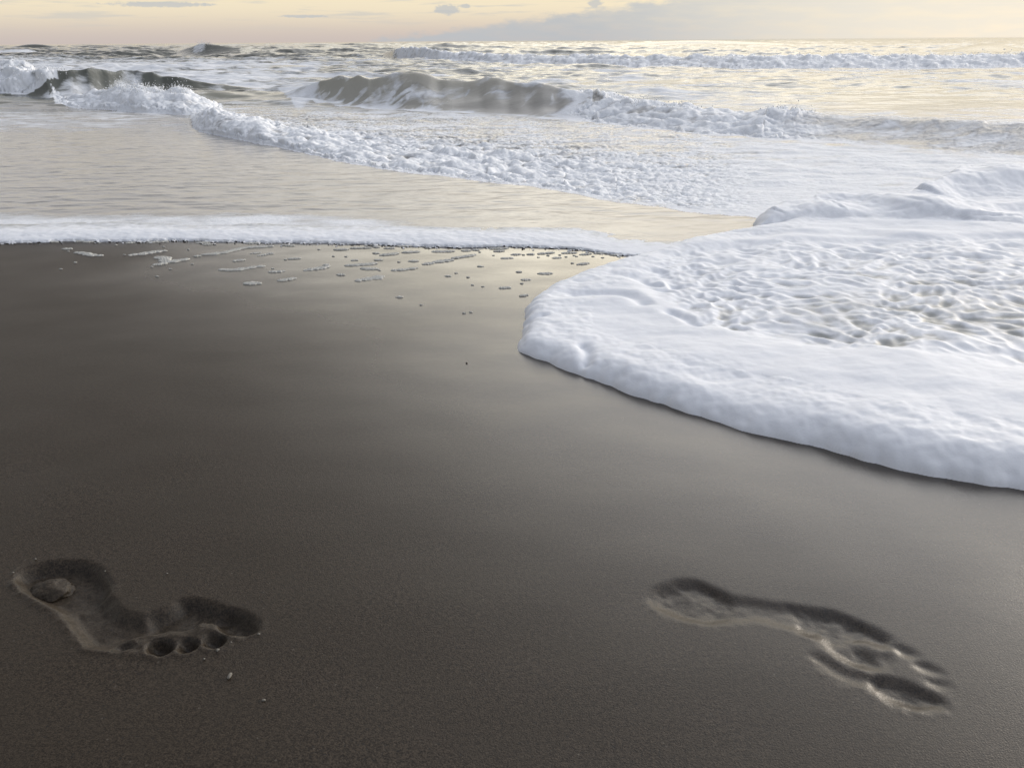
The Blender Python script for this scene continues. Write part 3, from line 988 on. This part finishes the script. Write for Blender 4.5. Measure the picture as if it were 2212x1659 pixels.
tag(o, 'pale shell grain alone on bare sand near the bottom of the picture', 'shell fragment', 'shell fragments by the left footprint')
c = G9(1066, 830)
o = blob('shell_fragment', (c[0], c[1], 0.0008), (0.0022, 0.0018, 0.0014), LUMP, 41, 2)
tag(o, 'small dark speck on bare sand left of the foam tongue tip', 'shell fragment')

# ------------------------------------------------------------------ flecks of froth stranded on the wet sand
c5 = crop(100, 540, 3.687)
c6 = crop(700, 500, 2.765)


def fleck(fn, pts, th, label, group):
    """a low strip of clustered bubbles along pts; th = width of the strip in metres"""
    P = GL(pts, fn)
    if len(P) == 1:
        P = np.vstack([P - [th * 0.6, 0], P + [th * 0.6, 0]])
    pl = catmull(P, 6) if len(P) > 2 else np.linspace(P[0], P[-1], 8)
    c = pl.mean(0)
    pl = pl - c
    pad = th
    th = th * 0.62
    pad = th
    st = max(th / 12.0, 0.0010)
    x = np.arange(pl[:, 0].min() - pad, pl[:, 0].max() + pad, st); y = np.arange(pl[:, 1].min() - pad * 1.6, pl[:, 1].max() + pad * 1.6, st)
    XX, YY = np.meshgrid(x, y)
    d, t = seg_dist(XX, YY / 1.0, pl)
    so = c[0] * 37 % 50
    wid = th * (0.55 + 0.45 * np.sin(np.clip(t, 0.02, 0.98) * math.pi) ** 0.6) * (1 + 0.5 * n2(t * 7 + so, 0 * t + so))
    sd = wid - d + th * 0.35 * n2(XX * 0.9 / th + so, YY * 0.9 / th)
    bub = np.abs(n2(XX * 150 + so, YY * 150)) * 0.5 + 0.5 * np.abs(n2(XX * 300 + so, YY * 300))
    zz = np.sqrt(np.clip(sd / (th * 0.7), 0, 1)) * (0.0018 + 0.09 * th) * (0.35 + 1.9 * (0.5 - bub))
    zz = np.where(sd > 0, zz + 0.0006, -0.003)
    gg = Grid(XX, YY)
    gg.P[..., 2] = zz
    gg.finish()
    fs = gg.facemask((sd > -st * 1.5).astype(int)) > 0
    if fs.sum() < 4:
        return
    o = gg.piece('foam_fleck', FLECK, fs)
    o.location = (c[0], c[1], 0)
    tag(o, label, 'foam fleck', group)


GRP = 'froth flecks stranded on the wet sand'
big = [
 (c5, [(280, 140), (350, 146), (400, 160), (480, 164)], .020, 'stepped froth strip lying alone near the left end of the foam line'),
 (c5, [(735, 160), (830, 150), (920, 135), (1015, 126)], .024, 'tapered white froth strip above the forked froth patch'),
 (c5, [(960, 180), (1010, 182), (1020, 205), (1060, 215), (1190, 198)], .026, 'forked white froth patch shaped like a bent arm on grey wet sand'),
 (c5, [(935, 240), (1015, 232)], .018, 'short froth strip tucked under the forked froth patch'),
 (c5, [(1330, 157), (1430, 150), (1540, 135), (1640, 108), (1740, 95), (1920, 85)], .020, 'longest curving froth strip running up toward the foam line'),
 (c5, [(1485, 282), (1560, 286), (1650, 280), (1750, 265), (1850, 252)], .018, 'long wavy froth strip bent like a shallow bow'),
 (c5, [(1705, 398), (1760, 397), (1810, 396)], .022, 'short thick froth lump lowest among the strips left of centre'),
 (c5, [(1915, 300), (1960, 300), (2015, 295)], .018, 'thick froth lump right of the bow shaped strip'),
 (c5, [(1985, 376), (2050, 366), (2110, 358)], .018, 'slanting froth strip right of the lowest thick lump'),
 (c6, [(0, 326), (70, 315), (140, 303)], .022, 'bright slanting froth strip with a small dark bubble at its end'),
 (c6, [(250, 297), (350, 291), (440, 283)], .017, 'thin ragged froth strip above a short straight one'),
 (c6, [(350, 315), (395, 318), (440, 318)], .018, 'short straight froth strip under the thin ragged one'),
 (c6, [(545, 328), (620, 322), (695, 312)], .015, 'dark edged froth strip right of the short straight one'),
 (c6, [(330, 390), (400, 380), (480, 368)], .026, 'bright thick froth strip lowest in the middle of the mirror wet sand'),
 (c6, [(740, 288), (800, 282)], .018, 'left end lump of the slanting broken froth trail'),
 (c6, [(805, 276), (860, 268), (920, 260)], .017, 'middle piece of the slanting broken froth trail'),
 (c6, [(925, 250), (1000, 240), (1065, 230)], .016, 'right piece of the slanting broken froth trail'),
 (c6, [(470, 231), (520, 226), (575, 220)], .017, 'froth strip slanting up just below the foam line'),
 (c6, [(610, 213), (710, 210)], .014, 'straight thin froth strip close below the foam line'),
 (c6, [(800, 209), (925, 206)], .016, 'straight dark froth strip above the slanting broken trail'),
 (c6, [(655, 268), (695, 268)], .015, 'ring shaped froth fleck between the ragged strip and the broken trail'),
 (c6, [(1230, 252), (1300, 250)], .015, 'oval froth fleck lowest of the row below the foam line end'),
 (c6, [(1465, 348), (1545, 347)], .016, 'flat oval froth fleck near the back edge of the foam tongue'),
 (c6, [(1220, 439), (1280, 436)], .014, 'oval froth fleck lowest of those left of the tongue'),
 (c6, [(1360, 387), (1410, 386)], .012, 'small oval froth fleck below the flat one by the tongue'),
 (c6, [(1350, 489), (1390, 482)], .011, 'froth fleck touching the foam tongue at its back corner'),
 (c6, [(1715, 289), (1780, 282)], .014, 'paired froth flecks joined beside the back edge of the tongue'),
 (c6, [(1085, 302), (1112, 302)], .011, 'round froth fleck alone right of the broken froth trail'),
 (c6, [(1330, 337), (1356, 337)], .011, 'round froth fleck left of the flat oval one'),
 (c6, [(875, 363), (905, 363)], .011, 'round froth fleck alone below the broken froth trail'),
 (c6, [(570, 496), (600, 496)], .010, 'small dark froth fleck alone on sand below the bright thick strip'),
 (c6, [(200, 353), (232, 355)], .012, 'dark froth dot left of the bright thick strip'),
]
for fn, pts, th, lab in big:
    fleck(fn, pts, th, lab, GRP)
near_line = [(c5, [(165, 108), (230, 108)]), (c5, [(1290, 58), (1390, 55)]), (c5, [(1350, 72), (1410, 70)]), (c5, [(1700, 62), (1810, 60)]),
             (c5, [(2010, 75), (2100, 82)]), (c5, [(690, 60), (760, 55)]), (c5, [(880, 55), (1040, 45)]), (c5, [(40, 48), (110, 50)]), (c5, [(280, 45), (330, 42)]), (c5, [(340, 52), (420, 48)]),
             (c6, [(180, 196), (260, 193)]), (c6, [(280, 186), (405, 184)]), (c6, [(985, 203), (1030, 203)]), (c6, [(1050, 198), (1090, 198)]),
             (c6, [(1165, 191), (1270, 187)]), (c6, [(1190, 206), (1245, 203)]), (c6, [(1295, 228), (1350, 225)]), (c6, [(1405, 225), (1440, 225)]),
             (c6, [(1465, 222), (1560, 215)]), (c6, [(1620, 218), (1700, 215)]), (c6, [(1730, 228), (1800, 222)]), (c6, [(1555, 250), (1605, 248)]),
             (c6, [(1825, 220), (1920, 218)]), (c6, [(1920, 230), (1980, 230)]), (c6, [(500, 187), (550, 187)]), (c6, [(425, 180), (460, 180)]), (c6, [(580, 175), (660, 174)])]
for fn, pts in near_line:
    fleck(fn, pts, 0.013, 'small flat froth fleck in the row hugging the foam line', 'froth flecks hugging the foam line')
mid = [(c5, [(1270, 170), (1310, 168)]), (c5, [(1745, 148), (1820, 140)]), (c5, [(1805, 166), (1880, 155)]), (c5, [(1895, 148), (1930, 148)]),
       (c5, [(1605, 209), (1685, 200)]), (c5, [(2070, 191), (2160, 188)]), (c6, [(425, 218), (455, 218)]), (c6, [(435, 262), (480, 260)]), (c6, [(288, 264), (320, 263)]), (c6, [(110, 293), (140, 292)])]
for fn, pts in mid:
    fleck(fn, pts, 0.012, 'short froth fleck scattered among the long froth strips', 'froth flecks among the strips')
dots = [(c5, 207, 129), (c5, 910, 258), (c5, 1065, 277), (c5, 1250, 236), (c5, 680, 158), (c5, 1218, 114), (c5, 1930, 274), (c5, 955, 340), (c5, 142, 278), (c5, 265, 222),
        (c5, 610, 75), (c5, 470, 60), (c5, 1010, 90), (c5, 2035, 198), (c6, 585, 273), (c6, 460, 328), (c6, 1640, 243), (c6, 1690, 234), (c6, 1370, 229), (c6, 1180, 233), (c6, 1465, 245),
        (c6, 1525, 234), (c6, 1600, 230), (c6, 1705, 240), (c6, 1810, 240), (c6, 1870, 248), (c6, 1680, 282), (c6, 945, 345), (c6, 1020, 370), (c6, 1050, 420), (c6, 1115, 430), (c6, 1360, 410),
        (c6, 725, 546), (c6, 995, 597), (c6, 1040, 592), (c6, 250, 240), (c6, 170, 238), (c6, 80, 195), (c6, 1095, 212)]
for fn, x_, y_ in dots:
    fleck(fn, [(x_, y_)], 0.0052, 'tiny dark dot of froth on the wet sand', 'tiny froth dots')

# ------------------------------------------------------------------ light and sky
SUN_AZ, SUN_EL = 46.0, 11.0
sun = bpy.data.lights.new('sun', 'SUN')
sun.energy = 1.0
sun.angle = math.radians(14)
sun.color = (1.0, 0.90, 0.78)
so = bpy.data.objects.new('sun', sun)
COL.objects.link(so)
a, el = math.radians(SUN_AZ), math.radians(SUN_EL)
to_sun = Vector((math.sin(a) * math.cos(el), math.cos(a) * math.cos(el), math.sin(el)))
so.rotation_euler = to_sun.to_track_quat('Z', 'Y').to_euler()

w = bpy.data.worlds.new('World')
scene.world = w
w.use_nodes = True
nt = w.node_tree
nt.nodes.clear()
q = NT(nt)
out = q.n('ShaderNodeOutputWorld')
bg = q.n('ShaderNodeBackground')
q.l(bg.outputs[0], out.inputs[0])
sky = q.n('ShaderNodeTexSky', sky_type='NISHITA')
sky.sun_disc = False
sky.sun_elevation = el
sky.sun_rotation = a
sky.air_density = 1.0
sky.dust_density = 0.6
sky.ozone_density = 1.0
tc = q.n('ShaderNodeTexCoord').outputs['Generated']
sp = q.n('ShaderNodeSeparateXYZ'); q.l(tc, sp.inputs[0])
az = q.math('MULTIPLY', q.math('ARCTAN2', sp.outputs[0], sp.outputs[1]), 57.29578)
elv = q.math('MULTIPLY', q.math('ARCSINE', sp.outputs[2]), 57.29578)
cmb = q.n('ShaderNodeCombineXYZ'); q.l(az, cmb.inputs[0]); q.l(elv, cmb.inputs[1])
ae = cmb.outputs[0]
# cloud bank lying on the horizon, climbing to the right
bank_top = q.rng(az, -12, 20, -0.25, 3.6, False)
edge = q.math('ADD', q.math('MULTIPLY', q.math('SUBTRACT', q.noise(q.scl(ae, (1, 2.4, 1)), 0.55, 5, 0.6), 0.5), 1.7), bank_top)
bank = q.rng(q.math('SUBTRACT', edge, elv), -0.22, 0.34)
bank = q.math('MULTIPLY', bank, q.rng(q.noise(q.scl(ae, (0.35, 1.8, 1)), 1.1, 4, 0.55), 0.25, 0.65, 0.72, 1.0))
# small detached clouds and streaks
stn = q.noise(q.scl(ae, (0.16, 2.2, 1)), 1.0, 4, 0.55)
streak_ = q.math('MULTIPLY', q.rng(stn, 0.50, 0.66), q.rng(elv, 0.4, 2.2))
# unseen sky: bright band ahead, dark left added for sand sheen; blue grey overhead, behind
deckv = q.noise(q.scl(tc, (1.2, 1.2, 4.0)), 2.2, 6, 0.6, 0.3)
brk_ = q.rng(deckv, 0.36, 0.64, 0.70, 1.25)
sunp = q.n('ShaderNodeVectorMath', operation='DOT_PRODUCT'); q.l(tc, sunp.inputs[0]); sunp.inputs[1].default_value = to_sun
near = q.math('MULTIPLY', q.rng(sunp.outputs['Value'], 0.55, 1.0), q.rng(elv, 30, 14))
near2 = q.rng(sunp.outputs['Value'], 0.72, 0.97)
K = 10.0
added_band = q.mix(q.rng(elv, 17, 24), rgb(3.5 * K, 3.3 * K, 2.75 * K), rgb(2.95 * K, 2.95 * K, 3.0 * K))  # bright band added above the view to lift wet sand sheen and foam
added_band = q.mix(q.rng(elv, 8.5, 13), rgb(1.5 * K, 1.41 * K, 1.25 * K), added_band)
unseen_sky = q.mix(q.rng(elv, 32, 64), added_band, rgb(0.48 * K, 0.56 * K, 0.74 * K))
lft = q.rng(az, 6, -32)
unseen_sky = q.mix(q.math('MULTIPLY', lft, q.rng(elv, 60, 38)), unseen_sky, rgb(0.98 * K, 0.95 * K, 0.97 * K))
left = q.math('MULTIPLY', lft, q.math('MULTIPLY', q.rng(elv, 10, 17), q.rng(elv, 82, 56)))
unseen_sky = q.mix(q.math('MULTIPLY', left, 0.95), unseen_sky, rgb(0.13 * K, 0.145 * K, 0.175 * K))  # dark patch added out of view to dim the sand at left
unseen_sky = q.mix(q.math('MULTIPLY', near, 0.8), unseen_sky, rgb(2.5 * K, 2.2 * K, 1.75 * K))
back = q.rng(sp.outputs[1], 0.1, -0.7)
unseen_sky = q.mix(back, unseen_sky, rgb(0.24 * K, 0.30 * K, 0.42 * K))
x = q.n('ShaderNodeVectorMath', operation='SCALE'); q.l(unseen_sky, x.inputs[0]); q.l(brk_, x.inputs['Scale'])
unseen_sky = x.outputs[0]
bankcol = q.mix(near2, rgb(0.50 * K, 0.53 * K, 0.56 * K), rgb(0.90 * K, 0.84 * K, 0.73 * K))
veil = q.mix(q.rng(elv, 0.0, 2.4), rgb(0.63 * K, 0.55 * K, 0.525 * K), rgb(0.93 * K, 0.81 * K, 0.61 * K))
veil = q.mix(near2, veil, rgb(1.0 * K, 0.88 * K, 0.66 * K))
c = q.mix(0.90, sky.outputs[0], veil)
c = q.mix(q.math('MULTIPLY', q.rng(elv, 4.0, 11.0), 0.90), c, unseen_sky)
c = q.mix(q.math('MULTIPLY', streak_, 0.55), c, bankcol)
c = q.mix(q.math('MULTIPLY', bank, 0.88), c, bankcol)
blobs = None
for a0, e0, rx, ry in ((-4.1, 1.93, 0.85, 0.34), (-2.9, 2.12, 0.40, 0.14), (5.7, 2.22, 0.50, 0.26), (-13.5, 1.55, 1.6, 0.09), (-22, 2.2, 3.0, 0.16)):
    dx_ = q.math('DIVIDE', q.math('SUBTRACT', az, a0), rx); dy_ = q.math('DIVIDE', q.math('SUBTRACT', elv, e0), ry)
    r_ = q.math('SQRT', q.math('ADD', q.math('MULTIPLY', dx_, dx_), q.math('MULTIPLY', dy_, dy_)))
    r_ = q.math('ADD', r_, q.math('MULTIPLY', q.math('SUBTRACT', q.noise(q.scl(ae, (1, 2, 1)), 2.6, 4, 0.6), 0.5), 1.5))
    m_ = q.rng(r_, 1.15, 0.65)
    blobs = m_ if blobs is None else q.math('MAXIMUM', blobs, m_)
c = q.mix(q.math('MULTIPLY', blobs, 0.7), c, bankcol)
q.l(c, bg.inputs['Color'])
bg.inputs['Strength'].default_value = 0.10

scene.view_settings.view_transform = 'Standard'
scene.view_settings.look = 'None'
scene.view_settings.exposure = 0.0
scene.view_settings.gamma = 1.0
scene.cycles.max_bounces = 6
